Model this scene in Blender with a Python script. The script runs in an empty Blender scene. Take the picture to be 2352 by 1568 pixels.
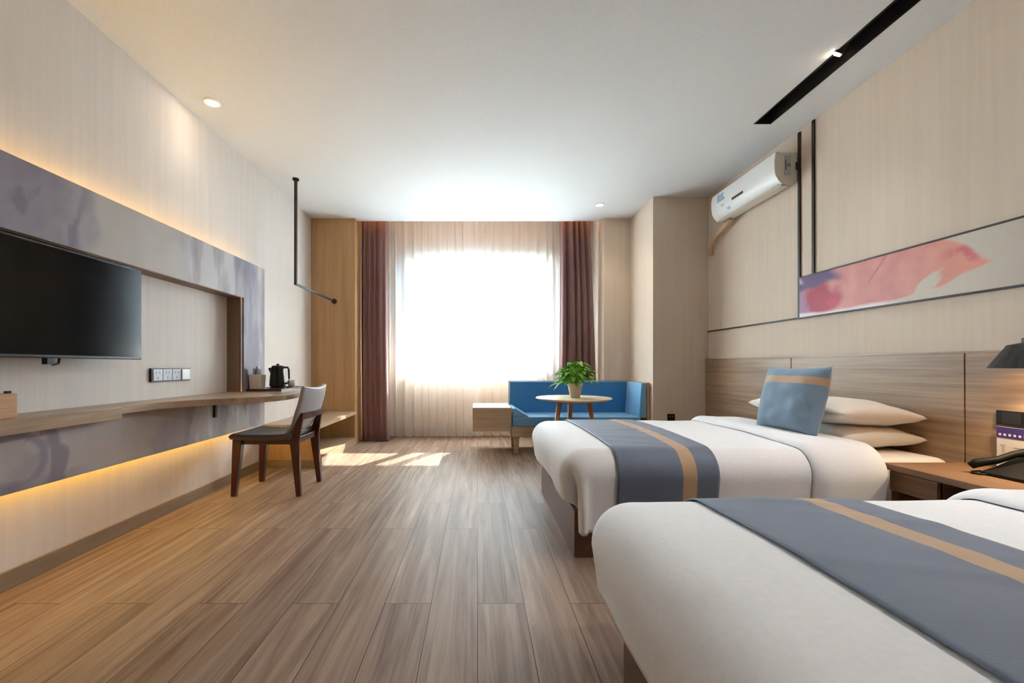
import bpy, bmesh, math, random
from mathutils import Vector, Matrix, noise
random.seed(7)
PI = math.pi
C = bpy.context.scene.collection
sc = bpy.context.scene

# ------------------------------------------------------------------ camera, world, sun, exposure
CAMZ = 0.973
cam = bpy.data.cameras.new('camera'); co = bpy.data.objects.new('camera', cam); C.objects.link(co)
co.location = (0, 0, CAMZ); co.rotation_euler = (PI/2, 0, 0)
cam.sensor_width = 36; cam.lens = 960/2352*36
cam.shift_x = 79/2352; cam.shift_y = 56/2352
cam.clip_start = 0.02
sc.camera = co
sc.view_settings.view_transform = 'Standard'; sc.view_settings.look = 'None'
sc.view_settings.gamma = 1; sc.view_settings.use_curve_mapping = False
sc.view_settings.exposure = 1.62
w = bpy.data.worlds.new('sky'); sc.world = w; w.use_nodes = True
bg = w.node_tree.nodes['Background']; bg.inputs[0].default_value = (0.68, 0.86, 1.0, 1); bg.inputs[1].default_value = 16.5
sl = bpy.data.lights.new('sun', 'SUN'); so = bpy.data.objects.new('sun', sl); C.objects.link(so)
sl.energy = 60; sl.angle = math.radians(0.8); sl.color = (1.0, 0.93, 0.82)
so.rotation_euler = Vector((-0.50, -1.0, -0.79)).to_track_quat('-Z', 'Y').to_euler()
so.location = (3, 12, 6)
pl = bpy.data.lights.new('window_portal', 'AREA'); po = bpy.data.objects.new('window_portal', pl); C.objects.link(po)
pl.shape = 'RECTANGLE'; pl.size = 2.0; pl.size_y = 1.5; pl.cycles.is_portal = True
po.location = (-0.01, 6.02, 1.67); po.rotation_euler = (-PI/2, 0, 0)

def area(name, loc, rot, sx, sy, e, col):
    l = bpy.data.lights.new(name, 'AREA'); o = bpy.data.objects.new(name, l); C.objects.link(o)
    l.shape = 'RECTANGLE'; l.size = sx; l.size_y = sy; l.energy = e; l.color = col
    o.location = loc; o.rotation_euler = rot
    return o

# ------------------------------------------------------------------ helpers
def s2l(c):
    return tuple(((v/255)/12.92 if v/255 <= .04045 else ((v/255+.055)/1.055)**2.4) for v in c)

def mat(name, col, rough=.6, metal=0., bump=0., bscale=200., spec=.5, emit=None, estr=0., vcol=False, sheen=0.):
    m = bpy.data.materials.new(name); m.use_nodes = True
    nt = m.node_tree; b = nt.nodes['Principled BSDF']
    c = s2l(col)
    b.inputs['Base Color'].default_value = (*c, 1); b.inputs['Roughness'].default_value = rough
    b.inputs['Metallic'].default_value = metal; b.inputs['Specular IOR Level'].default_value = spec
    if sheen: b.inputs['Sheen Weight'].default_value = sheen
    if emit:
        b.inputs['Emission Color'].default_value = (*s2l(emit), 1); b.inputs['Emission Strength'].default_value = estr
    tc = nt.nodes.new('ShaderNodeTexCoord')
    if vcol:
        a = nt.nodes.new('ShaderNodeAttribute'); a.attribute_name = 'Col'
        nt.links.new(a.outputs['Color'], b.inputs['Base Color'])
    if bump:
        n = nt.nodes.new('ShaderNodeTexNoise'); n.inputs['Scale'].default_value = bscale; n.inputs['Detail'].default_value = 3
        nt.links.new(tc.outputs['Object'], n.inputs['Vector'])
        bp = nt.nodes.new('ShaderNodeBump'); bp.inputs['Strength'].default_value = bump; bp.inputs['Distance'].default_value = .004
        nt.links.new(n.outputs['Fac'], bp.inputs['Height']); nt.links.new(bp.outputs['Normal'], b.inputs['Normal'])
        if not vcol:      # slight tonal variation of the weave / plaster
            r = nt.nodes.new('ShaderNodeMapRange'); r.inputs[3].default_value = .93; r.inputs[4].default_value = 1.05
            mx = nt.nodes.new('ShaderNodeMix'); mx.data_type = 'RGBA'; mx.blend_type = 'MULTIPLY'; mx.inputs[0].default_value = 1
            nt.links.new(n.outputs['Fac'], r.inputs[0]); mx.inputs[6].default_value = (*c, 1)
            nt.links.new(r.outputs[0], mx.inputs[7]); nt.links.new(mx.outputs[2], b.inputs['Base Color'])
    return m

def stretched(name, ca, cb, scale, rough=.5, rough2=None, detail=6, dist=0., bump=.1, planks=None, spec=.5, lo=.3, hi=.7):
    """wood / wallpaper: noise stretched along one axis; optional plank grid"""
    m = bpy.data.materials.new(name); m.use_nodes = True
    nt = m.node_tree; b = nt.nodes['Principled BSDF']; L = nt.links.new
    geo = nt.nodes.new('ShaderNodeNewGeometry')
    mp = nt.nodes.new('ShaderNodeMapping'); mp.inputs['Scale'].default_value = scale
    L(geo.outputs['Position'], mp.inputs['Vector'])
    src = mp.outputs['Vector']
    br = None
    if planks:
        sx, pw, plen = planks
        m2 = nt.nodes.new('ShaderNodeMapping'); m2.inputs['Rotation'].default_value = (0, 0, PI/2)
        L(geo.outputs['Position'], m2.inputs['Vector'])
        br = nt.nodes.new('ShaderNodeTexBrick'); br.inputs['Scale'].default_value = 1
        br.inputs['Brick Width'].default_value = plen; br.inputs['Row Height'].default_value = pw
        br.inputs['Mortar Size'].default_value = .0016; br.inputs['Mortar Smooth'].default_value = .3
        br.inputs['Color1'].default_value = (0, 0, 0, 1); br.inputs['Color2'].default_value = (1, 1, 1, 1)
        br.offset = .37; br.inputs['Bias'].default_value = 0
        L(m2.outputs['Vector'], br.inputs['Vector'])
        ad = nt.nodes.new('ShaderNodeVectorMath'); ad.operation = 'MULTIPLY_ADD'
        ad.inputs[1].default_value = (37, 11, 5); L(br.outputs['Color'], ad.inputs[0]); L(src, ad.inputs[2]); src = ad.outputs[0]
    n = nt.nodes.new('ShaderNodeTexNoise'); n.inputs['Scale'].default_value = 1; n.inputs['Detail'].default_value = detail
    n.inputs['Roughness'].default_value = .65; n.inputs['Distortion'].default_value = dist
    L(src, n.inputs['Vector'])
    r = nt.nodes.new('ShaderNodeValToRGB')
    r.color_ramp.elements[0].position = lo; r.color_ramp.elements[1].position = hi
    r.color_ramp.elements[0].color = (*s2l(ca), 1); r.color_ramp.elements[1].color = (*s2l(cb), 1)
    L(n.outputs['Fac'], r.inputs[0])
    out = r.outputs[0]
    if br:
        mx = nt.nodes.new('ShaderNodeMix'); mx.data_type = 'RGBA'; mx.blend_type = 'MULTIPLY'; mx.inputs[0].default_value = 1
        rr = nt.nodes.new('ShaderNodeMapRange'); rr.inputs[3].default_value = .91; rr.inputs[4].default_value = 1.06
        L(br.outputs['Color'], rr.inputs[0]); L(out, mx.inputs[6]); L(rr.outputs[0], mx.inputs[7])
        m3 = nt.nodes.new('ShaderNodeMix'); m3.data_type = 'RGBA'
        L(br.outputs['Fac'], m3.inputs[0]); L(mx.outputs[2], m3.inputs[6]); m3.inputs[7].default_value = (*s2l((70, 58, 48)), 1)
        out = m3.outputs[2]
    L(out, b.inputs['Base Color'])
    b.inputs['Roughness'].default_value = rough; b.inputs['Specular IOR Level'].default_value = spec
    bp = nt.nodes.new('ShaderNodeBump'); bp.inputs['Strength'].default_value = bump; bp.inputs['Distance'].default_value = .003
    L(n.outputs['Fac'], bp.inputs['Height']); L(bp.outputs['Normal'], b.inputs['Normal'])
    return m

def box(bm, x0, x1, y0, y1, z0, z1):
    vs = [bm.verts.new(p) for p in ((x0,y0,z0),(x1,y0,z0),(x1,y1,z0),(x0,y1,z0),(x0,y0,z1),(x1,y0,z1),(x1,y1,z1),(x0,y1,z1))]
    for f in ((3,2,1,0),(4,5,6,7),(0,1,5,4),(1,2,6,5),(2,3,7,6),(3,0,4,7)): bm.faces.new([vs[i] for i in f])
    return vs
def bx(*a):
    bm = bmesh.new(); box(bm, *a); return bm
def taper(bm, p0, sx0, sy0, p1, sx1, sy1):
    vs = []
    for p, sx, sy in ((p0, sx0, sy0), (p1, sx1, sy1)):
        for dx, dy in ((-1,-1),(1,-1),(1,1),(-1,1)): vs.append(bm.verts.new((p[0]+dx*sx/2, p[1]+dy*sy/2, p[2])))
    for f in ((3,2,1,0),(4,5,6,7),(0,1,5,4),(1,2,6,5),(2,3,7,6),(3,0,4,7)): bm.faces.new([vs[i] for i in f])
def loft(bm, rings, close=True, cap=True):
    R = [[bm.verts.new(p) for p in r] for r in rings]
    n = len(R[0])
    for a, b in zip(R[:-1], R[1:]):
        for i in range(n if close else n-1):
            j = (i+1) % n
            bm.faces.new((a[i], a[j], b[j], b[i]))
    if cap:
        bm.faces.new(list(reversed(R[0]))); bm.faces.new(R[-1])
def lathe(bm, cx, cy, prof, n=32, cap=True):
    loft(bm, [[(cx+r*math.cos(2*PI*i/n), cy+r*math.sin(2*PI*i/n), z) for i in range(n)] for r, z in prof], cap=cap)
def tube(bm, pts, r, n=12, sq=False):
    pts = [Vector(p) for p in pts]; rings = []
    up = Vector((0.123, .05, 1)).normalized()
    for i, p in enumerate(pts):
        d = (pts[min(i+1, len(pts)-1)] - pts[max(i-1, 0)]).normalized()
        a = d.cross(up)
        if a.length < .2: a = d.cross(Vector((1, 0, 0)))
        a.normalize(); b = d.cross(a).normalized()
        rr = r[i] if isinstance(r, (list, tuple)) else r
        rings.append([p + a*rr*math.cos(2*PI*k/n+(PI/4 if n == 4 else 0)) + b*rr*math.sin(2*PI*k/n+(PI/4 if n == 4 else 0)) for k in range(n)])
    loft(bm, rings)
def prism(bm, poly, z0, z1):
    loft(bm, [[(x, y, z0) for x, y in poly], [(x, y, z1) for x, y in poly]])
def grid(fn, us, vs, flip=False, matfn=None):
    bm = bmesh.new()
    V = [[bm.verts.new(fn(u, v)) for v in vs] for u in us]
    for i in range(len(us)-1):
        for j in range(len(vs)-1):
            q = [V[i][j], V[i+1][j], V[i+1][j+1], V[i][j+1]]
            f = bm.faces.new(reversed(q) if flip else q)
            if matfn: f.material_index = matfn((us[i]+us[i+1])/2, (vs[j]+vs[j+1])/2)
    return bm
def lin(a, b, n): return [a+(b-a)*i/(n-1) for i in range(n)]

_ORG = {}
def obj(name, bm, m, parent=None, bevel=0, smooth=False, solid=0, sub=0, col=None, origin=None, fixn=True):
    if fixn: bmesh.ops.recalc_face_normals(bm, faces=bm.faces)
    if parent is not None: org = Vector(_ORG[parent.name])
    elif origin: org = Vector(origin)
    else:
        xs = [v.co for v in bm.verts]
        org = Vector(((min(v.x for v in xs)+max(v.x for v in xs))/2, (min(v.y for v in xs)+max(v.y for v in xs))/2, min(v.z for v in xs)))
    if col:
        cl = bm.verts.layers.float_color.new('Col')
        for v in bm.verts: v[cl] = (*s2l(col(v.co)), 1)
    for v in bm.verts: v.co -= org
    me = bpy.data.meshes.new(name); bm.to_mesh(me); bm.free()
    for mm in (m if isinstance(m, list) else [m]): me.materials.append(mm)
    o = bpy.data.objects.new(name, me); C.objects.link(o)
    if parent is None: o.location = org
    else: o.parent = parent
    _ORG[o.name] = list(org)
    if smooth:
        for p in me.polygons: p.use_smooth = True
    if solid:
        s = o.modifiers.new('s', 'SOLIDIFY'); s.thickness = solid; s.offset = 0
    if bevel:
        b = o.modifiers.new('b', 'BEVEL'); b.width = bevel; b.segments = 3; b.limit_method = 'ANGLE'; b.angle_limit = math.radians(35)
        for p in me.polygons: p.use_smooth = True
        wn = o.modifiers.new('w', 'WEIGHTED_NORMAL')
    if sub:
        s = o.modifiers.new('u', 'SUBSURF'); s.levels = sub; s.render_levels = sub
    return o
def thing(name, label, cat, loc, group=None):
    o = bpy.data.objects.new(name, None); C.objects.link(o); o.location = loc; o.empty_display_size = .1
    _ORG[o.name] = list(loc); o['label'] = label; o['category'] = cat
    if group: o['group'] = group
    return o
def tag(o, label, cat, group=None):
    o['label'] = label; o['category'] = cat
    if group: o['group'] = group
    return o
def struct(name, bm, m, label=None, **k):
    o = obj(name, bm, m, **k); o['kind'] = 'structure'
    if label: o['label'] = label
    return o
def sm(a, b, x):
    t = max(0, min(1, (x-a)/(b-a))); return t*t*(3-2*t)
def mixc(a, b, t): return tuple(x+(y-x)*t for x, y in zip(a, b))

# ------------------------------------------------------------------ materials
M = {}
M['wallL'] = stretched('cream_weave_wallpaper', (222,212,204), (232,223,215), (30,30,.8), .8, bump=.05, lo=.25, hi=.75)
M['wallR'] = stretched('beige_weave_wallpaper', (215,197,179), (224,207,190), (30,30,.8), .8, bump=.05, lo=.25, hi=.75)
M['ceil'] = mat('white_ceiling_paint', (228,229,230), .85, bump=.03, bscale=60)
M['floor'] = stretched('grey_brown_plank_floor', (112,90,76), (176,152,134), (22, 1.1, 1), .5, detail=8, dist=.6, bump=.25, spec=.14, planks=(0, .19, 1.25), lo=.3, hi=.72)
M['oak_y'] = stretched('horizontal_grain_oak', (132,104,78), (178,150,122), (3, 1.0, 34), .42, bump=.1, dist=.3)
M['oak_desk'] = stretched('desk_oak', (150,124,98), (192,166,138), (26, 1.3, 20), .3, bump=.08, dist=.4)
M['oak_panel'] = stretched('golden_oak_panel', (180,140,94), (204,164,116), (20, 20, .9), .5, bump=.06, dist=.3)
M['oak_x'] = stretched('light_oak_box', (176,148,118), (204,178,148), (1.4, 6, 26), .45, bump=.06)
M['base_oak'] = stretched('base_oak', (86,56,40), (118,82,60), (3, 1.2, 26), .34, bump=.08)
M['night_oak'] = stretched('nightstand_oak', (112,82,60), (146,112,84), (3, 1.0, 34), .42, bump=.1, dist=.3)
M['skirt'] = stretched('skirting_oak', (130,112,90), (158,140,118), (6, 1.2, 26), .45, bump=.05)
M['chairwood'] = stretched('dark_mahogany', (50,20,14), (74,33,24), (8, 8, 4), .32, bump=.05)
M['table'] = mat('pale_ash_tabletop', (226,204,174), .4, bump=.03, bscale=40)
M['tleg'] = mat('ash_table_leg', (196,150,116), .45, bump=.03, bscale=40)
M['black'] = mat('black_satin_metal', (24,18,16), .45)
M['strip'] = mat('dark_bronze_strip', (38,24,18), .5)
M['plastic'] = mat('black_plastic', (14,14,15), .35)
M['matte'] = mat('matte_black_plastic', (9,9,10), .6, spec=.3)
M['screen'] = mat('glossy_tv_screen', (3,4,6), .12, spec=.22)
M['white'] = mat('white_plastic', (232,232,230), .35)
M['whiteg'] = mat('off_white_side_plastic', (214,208,198), .5)
M['grey'] = mat('light_grey_plastic', (176,180,188), .4)
M['lblue'] = mat('pale_blue_sticker', (150,180,205), .5)
M['duvet'] = mat('white_cotton', (236,236,238), .85, bump=.10, bscale=70, sheen=.2)
M['sheet'] = mat('white_sheet', (228,220,210), .85, bump=.08, bscale=60)
M['pillow'] = mat('white_pillow_cotton', (234,226,216), .85, bump=.1, bscale=50, sheen=.2)
M['runner'] = mat('slate_blue_runner_fabric', (98,110,132), .62, bump=.25, bscale=260, sheen=.3)
M['gold'] = mat('tan_gold_band_fabric', (184,150,116), .6, bump=.25, bscale=260, sheen=.3)
M['cush'] = mat('grey_blue_cushion_fabric', (116,140,164), .7, bump=.25, bscale=260, sheen=.3)
M['blue'] = mat('blue_sofa_fabric', (54,128,190), .75, bump=.2, bscale=220, sheen=.2)
M['blue_lit'] = mat('blue_sofa_fabric_window_lit', (112,172,216), .7, bump=.2, bscale=220, sheen=.2)  # same sofa fabric, lightened where window light falls on seat and arm
M['grlea'] = mat('grey_leather', (160,156,160), .42, bump=.06, bscale=120)
M['dklea'] = mat('dark_grey_seat_leather', (92,86,84), .38, bump=.06, bscale=120)
M['drape'] = mat('plum_brown_drape_fabric', (130,90,88), .8, bump=.1, bscale=180, sheen=.3)
M['leaf'] = mat('leaf_green', (86,166,40), .45)
M['leaf2'] = mat('light_leaf_green', (156,206,70), .45)
M['pot'] = mat('beige_clay_pot', (206,184,160), .6, bump=.05, bscale=40)
M['soil'] = mat('dark_soil', (50,36,26), .9, bump=.5, bscale=120)
M['mural'] = mat('purple_grey_watercolour_panel', (180,170,165), .6, vcol=True)
M['art'] = mat('pink_watercolour_panel', (180,170,165), .55, vcol=True)
M['reveal'] = mat('brown_reveal', (140,112,92), .6)
M['pvc'] = mat('window_frame_white', (225,228,230), .4)
M['facade'] = mat('pale_blue_render_facade', (150,180,205), .9)
M['ground'] = mat('pale_paving', (180,178,172), .9)
M['tissuebox'] = stretched('orange_bamboo', (188,140,98), (212,166,122), (3, 3, 60), .5, bump=.08)
M['tray'] = mat('dark_wood_tray', (66,34,24), .35)
M['ceramic'] = mat('cream_ceramic', (226,216,200), .3)
M['lpurple'] = mat('purple_card_print', (62,44,120), .5)
M['card'] = mat('white_card', (222,214,208), .6)
M['chrome'] = mat('polished_steel', (200,200,205), .15, metal=1)
M['pipe'] = mat('beige_pipe_wrap', (206,172,138), .7)
M['led'] = mat('warm_led_strip', (255,200,110), .5, emit=(255,206,92), estr=9.5)
M['led_c'] = mat('warm_cove_led', (255,200,110), .5, emit=(255,196,130), estr=2.5)
M['lens'] = mat('downlight_lens', (255,240,220), .5, emit=(255,232,200), estr=25)
M['bulb'] = mat('lamp_bulb', (255,220,170), .5, emit=(255,196,120), estr=18)

def trans_mat(name, col, tp, tl):
    m = bpy.data.materials.new(name); m.use_nodes = True; nt = m.node_tree; nt.nodes.clear(); L = nt.links.new
    o = nt.nodes.new('ShaderNodeOutputMaterial')
    t = nt.nodes.new('ShaderNodeBsdfTransparent'); tr = nt.nodes.new('ShaderNodeBsdfTranslucent'); d = nt.nodes.new('ShaderNodeBsdfDiffuse')
    c = (*s2l(col), 1); tr.inputs[0].default_value = c; d.inputs[0].default_value = c; t.inputs[0].default_value = (.98, .97, .95, 1)
    a = nt.nodes.new('ShaderNodeMixShader'); a.inputs[0].default_value = tl; L(d.outputs[0], a.inputs[1]); L(tr.outputs[0], a.inputs[2])
    b = nt.nodes.new('ShaderNodeMixShader'); L(a.outputs[0], b.inputs[1]); L(t.outputs[0], b.inputs[2])
    tc = nt.nodes.new('ShaderNodeTexCoord'); n = nt.nodes.new('ShaderNodeTexNoise'); n.inputs['Scale'].default_value = 90
    r = nt.nodes.new('ShaderNodeMapRange'); r.inputs[3].default_value = tp-.08; r.inputs[4].default_value = tp+.08
    L(tc.outputs['Object'], n.inputs['Vector']); L(n.outputs['Fac'], r.inputs[0]); L(r.outputs[0], b.inputs[0])
    L(b.outputs[0], o.inputs[0]); return m
M['sheer'] = trans_mat('white_sheer_voile', (252,250,250), .22, .74)
gm = bpy.data.materials.new('window_glass'); gm.use_nodes = True; nt = gm.node_tree; nt.nodes.clear()
o_ = nt.nodes.new('ShaderNodeOutputMaterial'); t_ = nt.nodes.new('ShaderNodeBsdfTransparent'); g_ = nt.nodes.new('ShaderNodeBsdfGlossy')
g_.inputs['Roughness'].default_value = .02; t_.inputs[0].default_value = (.93, .96, .96, 1)
f_ = nt.nodes.new('ShaderNodeFresnel'); f_.inputs[0].default_value = 1.45; x_ = nt.nodes.new('ShaderNodeMixShader')
nt.links.new(f_.outputs[0], x_.inputs[0]); nt.links.new(t_.outputs[0], x_.inputs[1]); nt.links.new(g_.outputs[0], x_.inputs[2]); nt.links.new(x_.outputs[0], o_.inputs[0])
M['glass'] = gm

# ------------------------------------------------------------------ the room shell
XL, XR, H, YB = -2.053, 2.496, 2.80, 5.18
Y0 = -2.2
WX0, WX1, WZ0, WZ1, YW = -1.02, 1.0, .912, 2.436, 5.86
struct('floor', bx(XL-.2, XR+.2, Y0-.2, YW+.2, -.1, 0), M['floor'], 'grey-brown wood plank floor running towards the window')
bm = bmesh.new()
box(bm, XL-.2, 2.085, Y0-.2, 5.28, H, H+.12)
box(bm, 2.21, XR+.2, Y0-.2, 5.28, H, H+.12)
box(bm, 2.085, 2.21, 3.155, 5.28, H, H+.12)
box(bm, 2.085, 2.21, Y0-.2, .3, H, H+.12)
box(bm, 2.085, 2.21, .3, 3.155, H+.11, H+.12)
box(bm, XL-.2, XR+.2, 5.28, YW+.2, H+.2, H+.3)
box(bm, XL-.2, XR+.2, 5.27, 5.28, H+.12, H+.3)
struct('ceiling', bm, M['ceil'], 'smooth white ceiling with a curtain pocket at the window')
bm = bmesh.new(); box(bm, XL-.2, XL, Y0-.2, 3.885, 0, H+.02); box(bm, XL-.2, XL-.012, 3.885, YB+.02, 0, H+.02)
struct('wall_left', bm, M['wallL'], 'cream wallpapered wall behind the television')
struct('wall_right', bx(XR, XR+.2, Y0-.2, YW+.2, 0, H+.3), M['wallR'], 'beige wallpapered wall above the headboards')
struct('wall_front', bx(XL-.2, XR+.2, Y0-.2, Y0, 0, H+.02), M['base_oak'], 'plain wall behind the viewer')
bm = bmesh.new()
box(bm, XL, WX0, YW, YW+.2, 0, H+.3); box(bm, WX1, XR, YW, YW+.2, 0, H+.3)
box(bm, WX0, WX1, YW, YW+.2, 0, WZ0); box(bm, WX0, WX1, YW, YW+.2, WZ1, H+.3)
struct('wall_back', bm, M['wallR'], 'beige window wall behind the sheer curtains')
struct('wall_back_left', bx(XL-.1, -1.52, YB, YW, 0, H+.25), M['oak_panel'], 'golden wood panel wall left of the curtains')
struct('wall_back_right', bx(1.565, 1.90, YB, YW, 0, H+.25), M['wallR'], 'narrow beige wall right of the curtains')
struct('wall_corner', bx(1.897, XR, 4.52, YW, 0, H), M['wallR'], 'boxed beige column in the right corner')
struct('baseboard_left', bx(XL-.001, XL+.014, Y0, 3.97, 0, .082), M['skirt'], 'wooden skirting board under the television wall', bevel=.003)
struct('baseboard_back', bx(-1.52, 1.565, YW-.014, YW+.001, 0, .08), M['skirt'], 'skirting board under the window', bevel=.003)
struct('baseboard_right', bx(1.9, XR, 4.506, 4.521, 0, .08), M['skirt'], 'skirting board on the corner column', bevel=.003)

# window
bm = bmesh.new()
box(bm, WX0, WX0+.055, YW+.09, YW+.16, WZ0, WZ1); box(bm, WX1-.055, WX1, YW+.09, YW+.16, WZ0, WZ1)
box(bm, WX0+.055, WX1-.055, YW+.09, YW+.16, WZ0, WZ0+.055); box(bm, WX0+.055, WX1-.055, YW+.09, YW+.16, WZ1-.055, WZ1)
box(bm, -.16, -.09, YW+.09, YW+.16, WZ0+.055, WZ1-.055)
wn = obj('window_1', bm, M['pvc'])
wn['kind'] = 'structure'; wn['label'] = 'two-part white framed window behind sheer curtains'
bm = bmesh.new()
a0, a1, b0, b1 = WX0+.055, -.16, WZ0+.055, WZ1-.055
for q in ((a0, a0+.045, b0, b1), (a1-.045, a1, b0, b1), (a0+.045, a1-.045, b0, b0+.045), (a0+.045, a1-.045, b1-.045, b1)):
    box(bm, q[0], q[1], YW+.075, YW+.12, q[2], q[3])
obj('window_sash', bm, M['pvc'], wn)
obj('window_pane', bx(a0+.045, a1-.045, YW+.10, YW+.104, b0+.045, b1-.045), M['glass'], wn)
obj('window_pane', bx(-.09, WX1-.055, YW+.12, YW+.124, b0, b1), M['glass'], wn)
obj('window_sill', bx(WX0-.03, WX1+.03, YW-.03, YW+.09, WZ0-.03, WZ0), M['pvc'], wn, bevel=.004)
# outside
o = struct('sun_shade_slab', bx(-3, 5, YW+.2, YW+1.55, 2.62, 2.74), M['ground'], 'slab added outside above the window to shorten the sun patch indoors')  # added to keep sun off the upper window and shorten the floor streak
nb = thing('neighbour_building', 'pale blue building seen faintly through the right half of the window', 'building', (7.2, 18, -3))
bm = bmesh.new(); box(bm, 1.9, 12.5, 16, 20, -3, 3.6); obj('wall', bm, M['facade'], nb)
for i in range(3):
    for j in range(2):
        x = 2.4+i*1.8; z = -.8+j*2.2
        obj('window', bx(x, x+1.0, 15.95, 16.0, z, z+1.3), M['grey'], nb)
obj('roof_edge', bx(1.7, 12.7, 15.8, 20.2, 3.6, 3.8), M['ground'], nb)
o = struct('trim_2', bx(-40, 40, YW+1.6, 60, -3.2, -3), M['ground'], 'paved ground outside')

# ------------------------------------------------------------------ ceiling fittings
def downlight(x, y, label, e, r=.042):
    t = thing('downlight', label, 'ceiling light', (x, y, H), 'recessed ceiling downlights')
    bm = bmesh.new(); lathe(bm, x, y, [(r*.8, H+.0), (r*.85, H-.006), (r*1.15, H-.007), (r*1.3, H-.002), (r*1.3, H)], 32)
    obj('trim_ring', bm, M['white'], t, smooth=False)
    bm = bmesh.new(); lathe(bm, x, y, [(r*.78, H-.001), (r*.8, H-.008), (.004, H-.010)], 24)
    obj('lens', bm, M['lens'], t)
    l = bpy.data.lights.new('downlight_beam', 'SPOT'); lo = bpy.data.objects.new('downlight_beam', l); C.objects.link(lo)
    l.energy = e; l.spot_size = math.radians(110); l.spot_blend = .8; l.color = (1, .86, .68); l.shadow_soft_size = .04; lo.location = (x, y, H-.02)
downlight(-1.843, 2.90, 'small round downlight in the ceiling above the television wall', 1.5)
downlight(1.383, 4.74, 'small round downlight in the ceiling near the window and blue sofa', 6)

ts = thing('track_light', 'black recessed ceiling slot with one lit spotlight above the beds and two added out of view for fill', 'track light', (2.147, 1.73, H))
bm = bmesh.new()
box(bm, 2.083, 2.090, .3, 3.155, H-.004, H+.1); box(bm, 2.205, 2.212, .3, 3.155, H-.004, H+.1)
box(bm, 2.09, 2.205, 3.148, 3.155, H-.004, H+.1); box(bm, 2.09, 2.205, .3, .307, H-.004, H+.1); box(bm, 2.09, 2.205, .307, 3.148, H+.09, H+.1)
obj('channel', bm, M['black'], ts)
obj('track', bx(2.13, 2.165, .31, 3.14, H+.06, H+.09), M['plastic'], ts)
bm = bmesh.new(); tube(bm, [(2.12, 2.40, H+.05), (2.098, 2.44, H-.005)], .030, 20); sp = obj('spotlight', bm, M['black'], ts)
bm = bmesh.new(); tube(bm, [(2.098, 2.44, H-.004), (2.0955, 2.4445, H-.010)], .024, 20); obj('spotlight_lens', bm, M['lens'], sp)

def spot(y, tgt, e, body=True):
    if body:
        bm = bmesh.new(); tube(bm, [(2.12, y-.045, H+.05), (2.098, y-.005, H-.005)], .030, 20); sp = obj('spotlight', bm, M['black'], ts)  # extra body, added out of view to carry a fill beam
        bm = bmesh.new(); tube(bm, [(2.098, y-.005, H-.004), (2.0955, y-.0005, H-.010)], .024, 20); obj('spotlight_lens', bm, M['lens'], sp)
    l = bpy.data.lights.new('track_and_fill_beam', 'SPOT'); lo = bpy.data.objects.new('track_and_fill_beam', l); C.objects.link(lo)
    l.energy = e; l.color = (1, .96, .92); l.spot_size = math.radians(100); l.spot_blend = 1; l.shadow_soft_size = .06; lo.location = (2.095, y, H-.014)
    lo.rotation_euler = (Vector(tgt)-lo.location).to_track_quat('-Z', 'Y').to_euler()
spot(2.445, (1.5, 2.75, .5), 12, False)
spot(1.55, (.9, 1.9, .3), 26)  # added unseen spot, fill for the side of the window-side bed
spot(.75, (.5, 1.2, .3), 36)  # added unseen spot, brightens the bed nearest the viewer

# hanging rail
hr = thing('hanging_rail', 'black L-shaped clothes rail dropping from the ceiling to the wood panel', 'clothes rail', (-1.775, 4.08, 1.77))
rx = -1.775
bm = bmesh.new(); tube(bm, [(rx, 4.08, H), (rx, 4.08, 1.762)], .0165, 4); obj('upright', bm, M['strip'], hr)
bm = bmesh.new(); tube(bm, [(rx, 4.07, 1.772), (rx, YB-.01, 1.772)], .0145, 4); obj('rail', bm, M['strip'], hr)
bm = bmesh.new(); tube(bm, [(rx, YB-.018, 1.772), (rx, YB, 1.772)], .032, 20); obj('wall_flange', bm, M['strip'], hr)
bm = bmesh.new(); lathe(bm, rx, 4.08, [(.03, H-.016), (.03, H)], 20); obj('ceiling_flange', bm, M['strip'], hr)

# ------------------------------------------------------------------ television surround (mural frame)
XF = -1.93
def mural_col(p):
    y, z = p.y, p.z
    n = noise.fractal(Vector((y*2.6, z*2.6, 1.3)), 1.0, 2.0, 5)
    n2 = noise.fractal(Vector((y*5+9, z*2.2+n*.8, 4.1)), 1.0, 2.0, 4)
    base = mixc((180,170,160), (196,186,178), .5+.5*n2)
    pur = mixc((128,118,132), (156,148,162), .5+.7*n2)
    dark = (104,94,112)
    st = noise.fractal(Vector((y*7, z*1.6+3, 5.5)), 1, 2, 4)          # upright brush streaks
    k = .9*sm(2.07, 2.0, y+.10*n)*(.55+.45*sm(-.35, .35, n))
    k = max(k, sm(2.66, 2.80, y+.10*n)*(.35+.5*sm(-.25, .3, st)))
    if z < .8:
        k = .22+.3*sm(0, .4, n)
        r = math.hypot((y-1.72), (z-.575)*1.15)
        k = max(k, sm(.10, .115, r)*sm(.155, .135, r)*1.0, sm(.52, .48, z)*sm(2.3, 1.7, y)*.9)
    c = mixc(base, pur, min(1, k))
    c = mixc(c, dark, .55*sm(.15, .45, n2)*sm(2.12, 1.98, y))
    c = mixc(c, dark, .35*sm(.2, .42, st)*sm(2.7, 2.8, y))
    c = mixc(c, (206,202,202), .6*sm(-.25, -.45, st)*sm(2.7, 2.8, y))
    return c
sr = thing('tv_surround', 'grey-purple watercolour frame round the television niche with glowing edges', 'wall panel', (XF, 1.9, .45))
YS, YE = -.3, 3.75
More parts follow.
